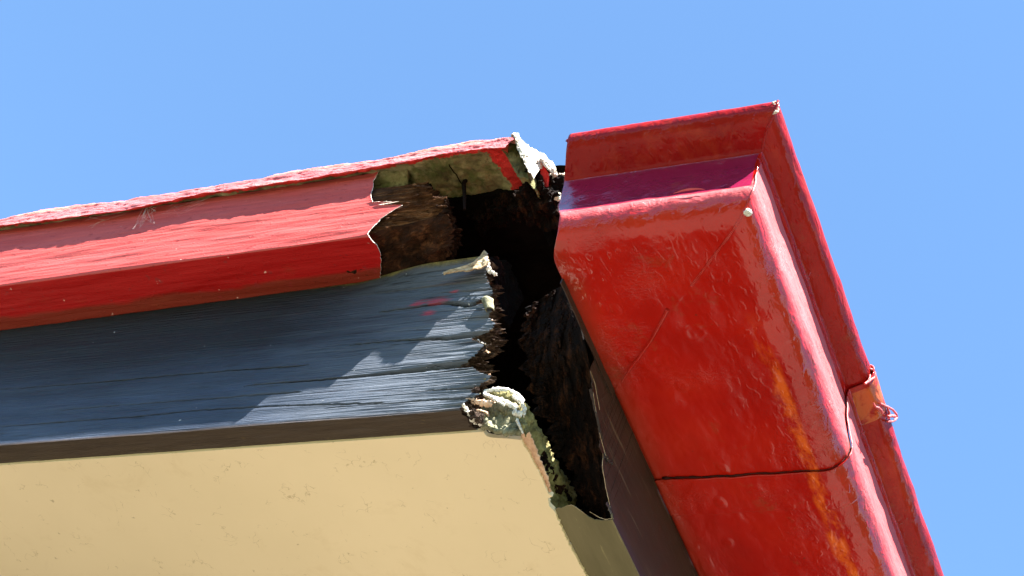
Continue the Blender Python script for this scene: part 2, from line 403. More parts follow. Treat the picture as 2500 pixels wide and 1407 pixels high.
def m_moss():
    s = NT("mossy cement")
    a = s.noise((35, 35, 35), 1, 6, .7, .3)
    col = s.ramp(a, [(.32, (.07, .055, .022)), (.48, (.17, .14, .060)), (.6, (.26, .23, .11)), (.75, (.34, .31, .17))])
    g = s.ramp(s.noise((25, 25, 25), 1, 5, .7, 0, (2, 3, 4)), [(.50, 0), (.62, 1)])
    col = s.mix(s.math('MULTIPLY', g, .7), col, (.05, .075, .012))
    k = s.ramp(s.noise((160, 160, 160), 1, 4, .7, 0, (5, 3, 4)), [(.57, 0), (.7, 1)])
    col = s.mix(s.math('MULTIPLY', k, .7), col, (.02, .02, .01))
    n = s.bump(s.noise((140, 140, 140), 1, 6, .75), .003, .8)
    return s.done(col, .85, n, .2)
def m_fascia():
    s = NT("dark brown paint on side fascia")
    xyz = s.sep()
    a = s.noise((40, 5, 40), 1, 5, .6)
    col = s.ramp(a, [(.3, (.022, .012, .009)), (.7, (.038, .021, .016))])
    g = s.ramp(s.noise((200, 8, 200), 1, 4, .6, 0, (1, 1, 3)), [(.60, 0), (.68, 1)])
    col = s.mix(s.math('MULTIPLY', g, .5), col, (.15, .11, .07))
    low = s.ramp(xyz[2], [(.002, 1), (.012, 0)])
    col = s.mix(s.math('MULTIPLY', low, .5), col, (.05, .03, .055))
    bt = s.ramp(xyz[2], [(.0005, 1), (.0015, 0)])
    ol = s.ramp(s.noise((30, 6, 30), 1, 5, .6), [(.3, (.10, .085, .045)), (.7, (.16, .135, .075))])
    sc = s.ramp(s.noise((260, 20, 260), 1, 4, .6, .5, (7, 7, 3)), [(.66, 0), (.72, 1)])
    ol = s.mix(s.math('MULTIPLY', sc, .5), ol, (.35, .30, .15))
    col = s.mix(bt, col, ol)
    n = s.bump(s.noise((300, 10, 300), 1, 4, .6), .001, .4)
    return s.done(col, .4, n, .25)
M = {}
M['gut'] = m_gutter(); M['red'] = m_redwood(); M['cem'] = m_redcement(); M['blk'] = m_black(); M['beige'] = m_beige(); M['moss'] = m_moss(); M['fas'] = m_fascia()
M['rot'] = m_rot("rotten brown timber", (.007, .0035, .0025), (.085, .036, .016), (.30, .14, .06), mossy=0)
M['rotdark'] = m_rot("dark rotten timber", (.0010, .0006, .0004), (.0055, .0022, .0012), (.055, .020, .008), (160, 40, 60))
M['rotred'] = m_rot('red-brown rot with shade', (.005, .0025, .0015), (.034, .013, .006), (.13, .050, .020), (60, 120, 60))  # for underside and break: redder rot, with shade put into the colour
M['rotend'] = m_rot("broken end grain", (.010, .007, .006), (.06, .038, .028), (.30, .22, .17), (120, 160, 260))
M['void'] = m_simple("old roof timber in cavity shade", (.0015, .0013, .0012), (.007, .005, .004), 30, .9, .002, 200, .05)  # near black: the cavity's shade put into the timber colour
M['primer'] = m_simple("white primer edge", (.55, .50, .42), (.78, .74, .66), 200, .7)
M['mortar'] = m_simple("pale lime mortar", (.42, .36, .28), (.72, .66, .56), 90, .9, .003, 350)
M['raw'] = m_rot("pale raw timber", (.16, .10, .05), (.50, .38, .24), (.72, .62, .46), (30, 200, 260), bump=.0015)
M['lichen'] = m_simple("moss and lichen", (.045, .036, .012), (.30, .26, .10), 110, .9, .003, 300)
M['mould'] = m_simple("mould on old boarding", (.075, .072, .038), (.27, .25, .15), 100, .85, .002, 260)
M['rust'] = m_simple("rusty iron", (.005, .003, .002), (.016, .008, .006), 200, .8, .002, 300, .05)
M['web'] = m_simple("cobweb silk", (.55, .55, .52), (.75, .75, .7), 50, .6)
M['conc'] = m_simple("unseen pale concrete paving", (.108, .095, .076), (.150, .132, .106), 2.5, .85, .002, 60)
M['unseen_lawn'] = m_simple('unseen short grass', (.022, .032, .010), (.045, .060, .020), 3, .9, .01, 40, .1)
M['lap_shade'] = m_simple('dark red lap shadow', (.012, .002, .0015), (.05, .006, .004), 120, .6, .001, 300, .2)  # shadow colour for the gutter lap joint
M['wall'] = m_simple("unseen wall, dark for reflections", (.020, .018, .016), (.035, .030, .026), 6, .8, .002, 80)
M['tile'] = m_simple("old roof tile", (.22, .16, .12), (.42, .34, .27), 60, .9, .002, 200)
M['strap'] = m_simple('sunlit pink red paint', (.32, .035, .035), (.42, .08, .08), 120, .55, .001, 260)  # pinker copy of the gutter red, its sunlit tone put into the colour
M['redend'] = m_simple("red paint on cement", (.38, .012, .008), (.56, .02, .015), 90, .5, .003, 260)
M['orange'] = m_simple("orange worn paint", (.14, .012, .007), (.27, .060, .016), 70, .4, .001, 260)
M['pink'] = m_simple("peeled timber edge", (.42, .24, .15), (.66, .45, .30), 120, .7, .002, 260)

# ---------------------------------------------------------------- setting
g = MB(); gz = -2.5
g.grid([[Vector((x, y, gz)) for x in (-200, -20, -3, 3, 20, 200)] for y in (-200, -20, -3, 3, 20, 200)])
tag(g.build("unseen_lawn", M['unseen_lawn']), kind='structure')  # unseen ground, kept dark to limit bounce on the front faces
g = MB(); g.grid([[Vector((x, y, gz + .004)) for x in (-9, -4, 0, 3.0)] for y in (-3.2, 0, 3, 9)])
tag(g.build("unseen_paving", M['conc']), kind='structure')  # unseen paving added to throw bounce light up at the soffit

# ---------------------------------------------------------------- house wall below the eaves: unseen, set near and dark for reflections
wl = thing("unseen_house_wall", "unseen dark wall of the house under the eaves, below the beige soffit", "wall", (-1.6, .6, gz))
w = MB()
def box(mb, x0, x1, y0, y1, z0, z1, mi=0):
    v = [(x, y, z) for x in (x0, x1) for y in (y0, y1) for z in (z0, z1)]
    mb.add(v, [(0, 1, 3, 2), (4, 6, 7, 5), (0, 4, 5, 1), (2, 3, 7, 6), (0, 2, 6, 4), (1, 5, 7, 3)], mi)
box(w, -4.0, -.22, .45, 4.0, gz, .0005)
w.build("render", M['wall'], wl)

# ---------------------------------------------------------------- soffit
sof = thing("soffit_board", "flat beige painted soffit sheet with a torn, peeling right edge", "soffit", (-.5, .3, 0))
ZS = .0014
edge = [(1190, 1056), (1203, 1060), (1240, 1062), (1262, 1058), (1278, 1066), (1284, 1084), (1296, 1098), (1304, 1118), (1318, 1142), (1330, 1168), (1338, 1188), (1341, 1196), (1352, 1204), (1341, 1208), (1345, 1228), (1357, 1240), (1372, 1276), (1392, 1320), (1418, 1368), (1440, 1407)]
E3 = [P(u, v, 'z', ZS) for u, v in edge]
sb = MB(); es = []
for p in E3:
    if not es or p.y > es[-1][0] + .0002: es.append((p.y, p.x))
es += [(.3, -.0455), (4.0, -.0455)]
rows = []
yv = [.0215 + (.21 - .0215) * i / 320 for i in range(321)] + [.26, .3, .5, 1, 2, 4]
for y in yv:
    e = interp(es, y) + (fr(y * 300, 3, 0, 3) * .0012 if y < .21 else 0)
    rows.append([Vector((e + (-3.9 - e) * (j / 30) ** 2, y, ZS)) for j in range(31)])
sb.grid(rows, flip=True)
so_ = sb.build("sheet", M['beige'], sof); solidify(so_, .004, -1)
# peeled paper-like edge curling down at the tear
pe = MB()
A_ = resample([P(u, v, 'z', ZS - .0006) for u, v in [(1272, 1060), (1284, 1092), (1297, 1122), (1312, 1150), (1326, 1180), (1338, 1200)]], 60)
B_ = resample([P(u, v, 'z', ZS - .002) for u, v in [(1290, 1052), (1306, 1085), (1314, 1110), (1328, 1140), (1340, 1172), (1345, 1200)]], 60)
rws = []
for i, (a, b) in enumerate(zip(A_, B_)):
    rws.append([a.lerp(b, t / 8) + Vector((fr(i * .35, t * .5, 1, 3) * .0012, 0, fr(i * .3, t * .4, 5, 3) * .0014)) for t in range(9)])
pe.grid(rws); o = pe.build("peeled_edge", M['pink'], sof, smooth=True); solidify(o, .0008, 0)

# ---------------------------------------------------------------- black barge board
bb = thing("barge_board", "weathered blue-black barge board with a splintered broken right end", "board", (-.6, .013, 0))
ZT = .1855
end_px = [(1193, 668), (1190, 686), (1197, 700), (1201, 710), (1199, 718), (1190, 724), (1172, 733), (1186, 738), (1197, 745), (1202, 757), (1196, 768), (1188, 772), (1199, 778), (1206, 786), (1204, 795), (1199, 806), (1190, 812), (1160, 822), (1150, 830),
          (1168, 836), (1182, 843), (1174, 852), (1164, 860), (1160, 872), (1143, 880), (1139, 890), (1130, 897), (1156, 900), (1164, 905), (1176, 912), (1186, 915), (1200, 921), (1192, 929), (1178, 934), (1160, 944), (1148, 953), (1166, 962), (1162, 970), (1148, 974), (1138, 984), (1128, 992)]
ez = sorted([(P(u, v, 'y', 0).z, P(u, v, 'y', 0).x) for u, v in end_px])
eb = sorted([(P(u, v, 'z', 0).y, P(u, v, 'z', 0).x) for u, v in [(1128, 992), (1140, 1003), (1145, 1012), (1158, 1022), (1165, 1040), (1184, 1050), (1197, 1058)]])
cr = []
for pl, w0, w1, dep in [([(1204, 722), (1147, 744), (1084, 739), (1015, 750), (930, 762)], .0032, .0004, .016),
                 ([(1206, 815), (1170, 818), (1144, 821), (1099, 826), (950, 833), (860, 843)], .0030, .0003, .016),
                 ([(1160, 884), (1141, 888), (1093, 893), (1010, 904), (880, 918), (760, 930), (600, 941)], .0030, .0003, .014),
                 ([(1170, 970), (1054, 975), (960, 985), (800, 996)], .0012, .0003, .006),
                 ([(1190, 940), (1120, 948), (1040, 953)], .0016, .0003, .006),
                 ([(1190, 706), (1130, 712), (1080, 715)], .0006, .0003, .003),
                 ([(720, 894), (480, 912), (290, 930), (0, 952)], .0005, .0004, .003),
                 ([(900, 985), (670, 991), (480, 1002), (336, 1017), (0, 1043)], .0006, .0004, .003),
                 ([(700, 960), (400, 982), (120, 1004)], .0005, .0003, .002),
                 ([(1204, 772), (1160, 776), (1130, 778)], .0012, .0003, .006)]:
    q = sorted([(P(u, v, 'y', 0).x, P(u, v, 'y', 0).z) for u, v in pl]); cr.append((q, w0, w1, dep))
def bz(k): return ZT * (1 - k)
def bE(k, m):
    z = bz(k); e = interp(ez, z)
    e += fr(z * 900, 0, 3, 3) * .0024 + fr(z * 300, 0, 1, 2) * .0015
    if m > 0:
        yb = m * .0256
        bot = interp(eb, yb) - interp(eb, 0)
        wgt = max(0, 1 - z / .02)
        e += bot * wgt + (fr(z * 420, m * 5, 9, 4) * .012 + fr(z * 1500, m * 12, 2, 2) * .004 - .004 * m) * (1 - wgt * .7)
        e -= .010 * math.sin(min(m, 1) * math.pi) * (1 - wgt)
    return e
def bpos(x, k, m, j):
    z = bz(k); y = m * .0256
    if m < 1e-6:
        d = 0
        for q, w0, w1, dep in cr:
            if q[0][0] - .001 <= x <= q[-1][0] + .012:
                t = (x - q[0][0]) / max(q[-1][0] - q[0][0], 1e-6); t = max(0, min(1, t))
                zc = interp(q, x) + fr(x * 120, zc_seed(dep, w0), 0, 2) * .0008
                w = w1 + (w0 - w1) * t ** 2.2
                d += dep * (.25 + .75 * t) * math.exp(-((z - zc) / w) ** 2)
        near = math.exp(-max(0, bE(k, 0) - x) / .03)
        d += fr(z * 700, x * 8, 0, 3) * (.0002 + .0011 * near) + fr(z * 60, x * 6, 4, 2) * .0006 * (1 + 2 * near)
        if z > .1645:
            tl = max(0, min(1, (x + .27) / .10))
            d -= ((z - .1645) * .45 + .0012) * tl * tl * (3 - 2 * tl)
        y += d
    if k > .9999: z += fr(x * 30, y * 200, 2, 3) * .0004
    return Vector((x, y, z))
def zc_seed(a, b): return a * 1000 + b * 5000
mb = MB(); lattice(mb, bpos, bE, -1.5, 360, 16, 190, 2.2, capmi=1)
mb.build("board", [M['blk'], M['rotend']], bb)
# splinters standing off the broken end
def splinter(a, b, wid, curl, mat, name='splinter', parent=bb, seed=0, th=.0009):
    a = Vector(a); b = Vector(b); d = b - a; L = d.length; t = d.normalized(); up = Vector((0, 0, 1)); s_ = t.cross(up).normalized(); rows = []
    wv = s_.cross(t).normalized()
    for i in range(15):
        u = i / 14; c = a + d * u + s_ * (curl * u * u) + wv * (fr(u * 3, seed, 0, 2) * wid * .5)
        ww = wid * (1 - .75 * u ** 2) * (.8 + .5 * fr(u * 6, seed + 3, 1, 2))
        rows.append([c + wv * ww * (k / 4 - .5) + s_ * (fr(u * 8, k * .8, seed, 3) * wid * .25) for k in range(5)])
    m = MB(); m.grid(rows); o = m.build(name, mat, parent, smooth=False); solidify(o, th, 0)
    return o
for i, (u0, v0, u1, v1, wd, cl, mt) in enumerate([
    (1160, 832, 1188, 846, .0035, .002, 'primer'), (1160, 862, 1202, 850, .0055, .004, 'rotend'), (1175, 858, 1196, 856, .003, -.002, 'pink'),
    (1182, 778, 1204, 790, .004, .003, 'pink'), (1186, 800, 1203, 806, .003, .002, 'rotend'), (1150, 925, 1200, 921, .004, .003, 'pink'),
    (1150, 950, 1190, 936, .005, .004, 'lichen'), (1190, 712, 1203, 714, .0022, .002, 'primer'), (1194, 726, 1203, 734, .002, .001, 'primer'), (1156, 966, 1170, 978, .003, .002, 'rotend')]):
    splinter(P(u0, v0, 'y', .003), P(u1, v1, 'y', .004), wd, cl, M[mt], seed=i)
# curled mossy flake between the two upper splits
fl = MB(); rws = []
for i in range(14):
    t = i / 13; c = P(1190 + 6 * t, 732 + 27 * t, 'y', -.003)
    rws.append([c + Vector((math.cos(a) * .0052 * (1 - .3 * t), -math.sin(a) * .0035, fr(i * .4, a, 2, 2) * .0012)) for a in [k / 9 * 4.0 - .4 for k in range(10)]])
fl.grid(rws); o = fl.build("curled_flake", M['mould'], bb, smooth=True); solidify(o, .0007, 0)
# pale raw splinter and white flake on the top edge
rs = MB(); rws = []
top = resample([P(u, v, 'y', -.011) for u, v in [(1085, 668), (1108, 660), (1140, 650), (1162, 640), (1170, 632), (1178, 620), (1184, 613), (1188, 622), (1190, 634)]], 60)
bot = resample([P(u, v, 'y', -.0115) for u, v in [(1085, 670), (1115, 667), (1145, 664), (1170, 659), (1180, 655), (1187, 650), (1192, 646), (1194, 644), (1195, 642)]], 60)
for i, (a, b) in enumerate(zip(top, bot)):
    rws.append([a.lerp(b, k / 8) + Vector((0, fr(i * .08, k * .3, 1, 3) * .0014 - .0006 * math.sin(k / 8 * 3.14), 0)) for k in range(9)])
rs.grid(rws); o = rs.build("raw_splinter", M['raw'], bb, smooth=False); solidify(o, .0012, 1)
cr_ = blob([(P(u, v, 'y', -.008), r) for u, v, r in [(1191, 645, .0018), (1193, 655, .002), (1197, 663, .0018), (1204, 666, .0015), (1188, 634, .0012), (1187, 622, .0010), (1210, 670, .0013)]], .0005, .0012, 400)
cr_.build("crumbs", M['primer'], bb)

# ---------------------------------------------------------------- end-grain lump and torn flap at the bottom of the break
fl = thing("rotten_lining", "mouldy grey-green stump of lining board with white curled edges beside the broken barge board", "board", P(1220, 1030, 'z', .004))
mb = MB()
L_ = resample([P(u, v, 'y', .014) for u, v in [(1150, 985), (1172, 972), (1190, 966), (1215, 975), (1240, 985), (1262, 994)]], 50)
l_ = resample([P(u, v, 'y', .017) for u, v in [(1165, 1030), (1185, 1048), (1205, 1056), (1232, 1064), (1252, 1066), (1270, 1062)]], 50)
rws = [[a.lerp(b, k / 24) + Vector((0, fr(a.x * 160, k * .16, 0, 4) * .004 + .004 * math.sin(k / 24 * 3.1), 0)) for k in range(25)] for a, b in zip(L_, l_)]
mb.grid(rws); o = mb.build("mouldy_face", M['mould'], fl, smooth=True); solidify(o, .004, 1)
def ribbon(px, yv, wid, mat, name, parent, seed=0, amp=.0015, th=.0012, tilt=.3, n=60, K=8):
    c = resample([P(u, v, 'y', y) for (u, v), y in zip(px, yv)], n); rows = []
    for i, p in enumerate(c):
        w_ = wid(i / (n - 1)) if callable(wid) else wid
        a = 1.2 + .9 * fr(i * .09, seed, 0, 2)
        dr = Vector((.15, -math.cos(a) * .8 + tilt, math.sin(a))).normalized()
        rows.append([p + dr * w_ * (k / K - .5) + Vector((fr(i * .25, k * .3, seed, 3), fr(i * .3, k * .3, seed + 5, 3), fr(i * .25, k * .4, seed + 9, 3))) * amp + Vector((0, -1, 0)) * (w_ * .35 * math.sin(k / K * math.pi)) for k in range(K + 1)])
    m = MB(); m.grid(rows); o = m.build(name, mat, parent, smooth=True); solidify(o, th * .6, 0); return o
ribbon([(1184, 957), (1205, 953), (1228, 952), (1248, 957), (1266, 968), (1278, 984)], [.006, .006, .008, .010, .014, .018], .0045, M['primer'], 'curled_edge', fl, 1, .001)
ribbon([(1190, 968), (1212, 966), (1235, 970), (1255, 980), (1270, 995), (1276, 1010)], [.010, .010, .011, .013, .015, .018], .011, M['lichen'], 'lichen_flap', fl, 2, .0018)
ribbon([(1181, 962), (1200, 970), (1216, 980), (1232, 990)], [.004, .003, .002, .002], lambda t: .0032 * (1 - .5 * t), M['primer'], 'curled_edge', fl, 3, .0009)
ribbon([(1206, 974), (1228, 980), (1248, 990), (1264, 998)], [.004, .004, .005, .008], .0042, M['primer'], 'curled_edge', fl, 4, .0012)
ribbon([(1254, 968), (1272, 982), (1282, 1000), (1280, 1016)], [.006, .008, .010, .012], .0035, M['primer'], 'curled_edge', fl, 5, .0012)
ribbon([(1255, 1008), (1270, 1012), (1282, 1008)], [.006, .007, .008], .004, M['primer'], 'curled_edge', fl, 8, .0018)
ribbon([(1262, 1026), (1270, 1042), (1279, 1058)], [.007, .009, .012], .0024, M['primer'], 'curled_edge', fl, 6, .0008)
ribbon([(1272, 1030), (1282, 1044), (1288, 1062)], [.010, .010, .014], .006, M['lichen'], 'lichen_flap', fl, 7, .0012)
ribbon([(1143, 975), (1165, 982), (1186, 986), (1205, 988)], [.004, .004, .005, .006], .006, M['pink'], 'inner_ply', fl, 9, .0012)
ribbon([(1150, 1006), (1172, 1003), (1188, 1008), (1194, 1016)], [.002, .001, .003, .006], .0016, M['pink'], 'inner_ply', fl, 10, .0006)
crumb = [(1133, 990), (1138, 998), (1141, 1003), (1147, 1010), (1153, 1022), (1158, 1024), (1163, 1030), (1172, 1034), (1176, 1038), (1181, 1042), (1191, 1044), (1198, 1046)]
cb = blob([(P(u + random.uniform(-1, 1), v, 'z', -.0012) , random.uniform(.0009, .0022)) for u, v in crumb for _ in (0, 1)], .0005, .0012, 500)
cb.build("paint_crumbs", M['primer'], bb)
cb = blob([(P(u + random.uniform(-10, 6), v + random.uniform(-8, 10), 'y', random.uniform(.001, .012)), random.uniform(.0015, .0040)) for u, v in [(1140, 985), (1150, 995), (1160, 1005), (1168, 1016), (1178, 1026), (1155, 975), (1172, 985), (1163, 955), (1176, 968)] for _ in (0, 1)], .0007, .003, 300)
cb.build("decayed_lump", M['rotend'], bb)

# mossy batten running back along the left side of the hole
mbt = thing("mossy_batten", "moss-covered batten running back along the torn soffit edge", "batten", (-.05, .07, .005))
up = resample([P(u, v, 'x', -.046) for u, v in [(1262, 972), (1280, 985), (1298, 1008), (1322, 1052), (1345, 1096), (1368, 1140), (1396, 1190), (1420, 1240)]], 110)
lo = resample([Vector((-.052, p.y, .006)) for p in up], 110)
rws = []
for i, (a, b) in enumerate(zip(up, lo)):
    row = [a + Vector((-.012, 0, .001)), a + Vector((-.007, 0, .003))]
    for k in range(15):
        t = k / 14; q = a.lerp(b, t); q.x += .0045 * math.sin(t * math.pi) + fr(q.y * 140, q.z * 140, 0, 4) * .0035
        q.z += fr(q.y * 90, t * 2, 7, 3) * .0015 * (1 - t); row.append(q)
    rws.append(row)
mb = MB(); mb.grid(rws); mb.build("batten", M['lichen'], mbt, smooth=True)
blob([(P(u, v, 'x', -.046) + Vector((random.uniform(-.003, .003), 0, 0)), random.uniform(.004, .008)) for u, v in [(1322, 1120), (1340, 1150), (1352, 1170), (1330, 1135), (1362, 1190), (1375, 1205), (1390, 1220), (1405, 1238)]], .001, .004, 200).build("decayed_underside", M['rotdark'], mbt)

# ---------------------------------------------------------------- red trim board above
tr = thing("trim_board", "red painted timber trim above the black board, its paint torn back from rotten wood", "board", (-.6, -.025, .185))
YT = -.049; ZB = .1845; ZTT = .286
sk_px = [(924, 408), (926, 418), (918, 436), (912, 446), (913, 456), (908, 470), (907, 484), (912, 498), (921, 504), (930, 499), (950, 495), (972, 492), (990, 494), (985, 503), (968, 512), (950, 524), (930, 537), (915, 553), (903, 566), (898, 573)]
skf = sorted([(P(u, v, 'y', YT).z, P(u, v, 'y', YT).x) for u, v in sk_px])
skb = sorted([(P(u, v, 'z', ZB).y, P(u, v, 'z', ZB).x) for u, v in [(898, 574), (908, 584), (921, 598), (928, 612), (931, 630), (930, 655), (928, 681)]])
prof = [(YT, ZTT - (ZTT - ZB - .0015) * i / 110) for i in range(111)] + [(YT + .0015 * (1 - math.cos(a)), ZB + .0015 * (1 - math.sin(a))) for a in (.4, .8, 1.2)] + [(YT + .0015 + (.0475) * i / 60, ZB) for i in range(61)]
rws = []; sj = [(j / 150) ** 2.2 for j in range(151)]
for (y, z) in prof:
    e = interp(skf, z) if z > ZB + .0014 else interp(skb, y)
    e += fr(z * 500, y * 500, 2, 3) * .0007
    r = []
    for s_ in sj:
        x = e + (-1.5 - e) * s_
        dn = fr(x * 10, z * 90, y * 90, 3) * .0008 - .0003
        near = math.exp(-(e - x) / .004)
        if z > ZB + .0014: r.append(Vector((x, y + dn - .0010 * near, z + fr(x * 12, 4, 4, 2) * .0008)))
        else: r.append(Vector((x, y + fr(x * 14, 4, 4, 2) * .0008, z + min(0, x + .233) * .0194 * max(0, (y - YT) / .049) + dn * .8 - .0008 * near + fr(x * 12, 4, 4, 2) * .0008)))
    rws.append(r)
mb = MB(); mb.grid(rws); o = mb.build("paint_skin", [M['red'], M['primer']], tr, smooth=True); solidify(o, .0006, -1, 1)
# rotten core
cf = sorted([(P(u, v, 'y', -.045).z, P(u, v, 'y', -.045).x) for u, v in [(1044, 442), (1036, 450), (1046, 462), (1058, 470), (1052, 476), (1070, 480), (1084, 478), (1088, 488), (1080, 496), (1090, 503), (1084, 512), (1078, 517), (1093, 522), (1085, 532)]])
za = sorted([(P(u, v, 'y', -.045).x, P(u, v, 'y', -.045).z) for u, v in [(880, 576), (905, 572), (930, 562), (955, 552), (990, 545), (1020, 538), (1055, 530), (1090, 524)]])
ztp = .2635
def cpos(x, k, m, j):
    zl = interp(za, x); z = ztp + (zl - ztp) * k; y = -.0465 + .0445 * m
    z -= (zl - (ZB + .0015)) * (m ** .8) * k       # underside falls back to the wall line
    z += k * fr(x * 60, m * 3, 3, 4) * .008 * (0.15 + m * (1 - m) * 3)
    if m < 1e-6:
        near = max(0, 1 - max(0, (-.15 - x)) / .1)
        y -= abs(fr(z * 190, x * 10, 0, 4)) * .0085 * near - .003 * near
        y += fr(z * 420, x * 22, 0, 5) * .0030 * near + fr(z * 900, x * 60, 3, 3) * .0018 * near + .001
        y += .012 * k ** 6 * near
    return Vector((x, y, z))
def cE(k, m):
    zf = ztp + (.2065 - ztp) * k
    e = interp(cf, zf)
    eb_ = -.150 - .02 * m
    e = e * (1 - m) + m * (e - .004) if k < .5 else e + (eb_ - e) * m * (k - .5) * 2
    return e + fr(k * 26, m * 5, 2, 4) * .008 + fr(k * 90, m * 14, 5, 3) * .004
mb = MB(); lattice(mb, cpos, cE, -.6, 130, 26, 110, 1.3, capmi=1, botmi=1); mb.build("rotten_core", [M['rot'], M['rotred']], tr)
for i, (u0, v0, u1, v1, wd) in enumerate([(1010, 452, 1056, 466, .003), (1058, 482, 1092, 490, .0025), (1066, 503, 1093, 510, .002)]):
    splinter(P(u0, v0, 'y', -.046), P(u1, v1, 'y', -.044), wd, .003, M['rot'], 'splinter', tr, 20 + i, .002)
# dark backing piece of the trim above the core
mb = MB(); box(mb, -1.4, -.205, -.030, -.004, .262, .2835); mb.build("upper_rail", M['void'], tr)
mb = MB(); box(mb, -1.4, -.118, -.008, .06, .2845, .2990); mb.build("shade_filler", M['void'], tr)  # added dark sheet covering the capping's back, standing in for shade

# ---------------------------------------------------------------- verge capping
vc = thing("verge_capping", "rough red painted cement capping along the roof edge, mossy underneath", "capping", (-.6, -.03, .287))
YC = -.0578
cl = sorted([(P(u, v, 'y', YC).x, P(u, v, 'y', YC).z) for u, v in [(0, 553), (228, 526), (300, 515), (365, 503), (494, 475), (620, 459), (760, 437), (870, 418), (950, 404), (1040, 388), (1110, 374), (1180, 366), (1236, 362)]])
ct = sorted([(P(u, v, 'y', YC).x, P(u, v, 'y', YC).z) for u, v in [(0, 532), (60, 515), (114, 503), (213, 491), (280, 486), (315, 482), (330, 477), (380, 470), (494, 453), (593, 437), (650, 426), (722, 409), (836, 394), (950, 380), (1060, 353), (1160, 337), (1220, 331), (1250, 329), (1267, 327)]])
ue = [P(u, v, 'z', .2885) for u, v in [(1238, 362), (1252, 392), (1268, 415), (1290, 440), (1305, 468)]]
und = sorted([(p.y, p.x) for p in ue])
cp_end = sorted([(P(u, v, 'y', YC).z, P(u, v, 'y', YC).x) for u, v in [(1238, 362), (1250, 345), (1262, 336), (1268, 327)]])
N1, N2, N3 = 50, 26, 16
def cap_prof(x):
    a = interp(cl, x); b = interp(ct, x); out = []
    for i in range(N1):
        t = i / N1; out.append((-.004 + (YC + .0006 + .004) * t, .2890 + (a - .2890) * t ** 8))
    for i in range(N2 + 1):
        t = i / N2; out.append((YC - .001 + .0022 * t + .004 * max(0, (t - .8) / .2) ** 2, a + (b - a) * t))
    for i in range(1, N3 + 1):
        t = i / N3; out.append((YC + .004 + .12 * t ** 1.5, b + .0008 * math.sin(t * 2) - .006 * t))
    return out
rws = []; J = 420; sj = [(j / J) ** 1.7 for j in range(J + 1)]
npf = N1 + N2 + 1 + N3
for q in range(npf):
    r = []
    y0, z0 = cap_prof(-.2)[q]
    if q < N1: e = interp(und, y0) - .001
    elif q <= N1 + N2: e = interp(cp_end, z0) - .0025
    else: e = -.108 - max(0, y0 + .05) * 1.2
    for s_ in sj:
        x = e + (-1.5 - e) * s_
        y, z = cap_prof(x)[q]
        if q < N1: z += fr(x * 60, y * 60, 1, 5) * .003
        else:
            nn = fr(x * 60, z * 200, y * 90, 6) * .0010 + fr(x * 500, z * 600, y * 300, 2) * .0003
            y -= nn; z += nn * .25 + (fr(x * 25, 9, 3, 4) * .0008)
        r.append(Vector((x, y, z)))
    rws.append(r)
def capmi(i, j):
    p = rws[i][j]
    if i < N1:
        e = interp(und, p.y)
        jag = fr(p.x * 200, p.y * 200, 3, 3) * .003
        if (e - .004 > p.x > e - .0185 + jag): return 2
        if p.y < YC + .0045 + jag and p.x > -.9: return 2
        return 1
    return 0
mb = MB(); mb.grid(rws, mi=capmi); mb.build("cement_band", [M['cem'], M['moss'], M['redend']], vc, smooth=True)
# mouldy bedding between capping and trim
bd = MB(); rws = []
for q in range(12):
    t = q / 11; rws.append([Vector((x, -.046 + .010 * t + fr(x * 50, t, 0, 4) * .004 + .002, .291 - .012 * t + fr(x * 40, t * 3, 3, 3) * .0015)) for x in [-.225 - 1.3 * (j / 300) ** 1.3 for j in range(301)]])
bd.grid(rws, flip=True); o = bd.build("bedding", M['moss'], vc, smooth=True); solidify(o, .003, -1)
# crack in the mossy underside
ck = MB()
cpts = resample([P(u, v, 'z', .2865) for u, v in [(1096, 402), (1108, 420), (1122, 440), (1129, 452)]], 14)
ck.tube([p + Vector((random.uniform(-.0006, .0006), 0, 0)) for p in cpts], .0005, 5); ck.build("crack", M['void'], vc)
# pale mortar at the broken right end
mo = thing("end_mortar", "rough lump of pale mortar sealing the right end of the red capping", "mortar", P(1310, 400, 'y', -.03))
def wedge(topl, botl, mat, name, parent, th=.008, amp=.0022, fq=150, n=90, K=40, bulge=.003, mi=None, smooth=True):
    A = resample([P(u, v, 'y', y) for u, v, y in topl], n); B = resample([P(u, v, 'y', y) for u, v, y in botl], n); rows = []
    for i, (a, b) in enumerate(zip(A, B)):
        back = [a + Vector((0, th * (1 - k / 6), -.002)) for k in range(6)]
        r = back
        for k in range(K + 1):
            t = k / K; q = a.lerp(b, t)
            w_ = math.sin(t * math.pi)
            q = q + Vector((.3, -.8, .1)) * (bulge * w_ + (fr(q.x * fq, q.z * fq, q.y * fq, 6) * amp + abs(fr(q.x * fq * 3, q.z * fq * 3, 5, 3)) * amp * .5))
            q += Vector((fr(q.x * 400, q.z * 400, 1, 3), 0, fr(q.x * 400, q.z * 400, 8, 3))) * amp * .35
            r.append(q)
        r += [b + Vector((0, th * (k / 6), .003)) for k in range(1, 7)]
        rows.append(r)
    m = MB(); m.grid(rows); return m.build(name, mat, parent, smooth=smooth)
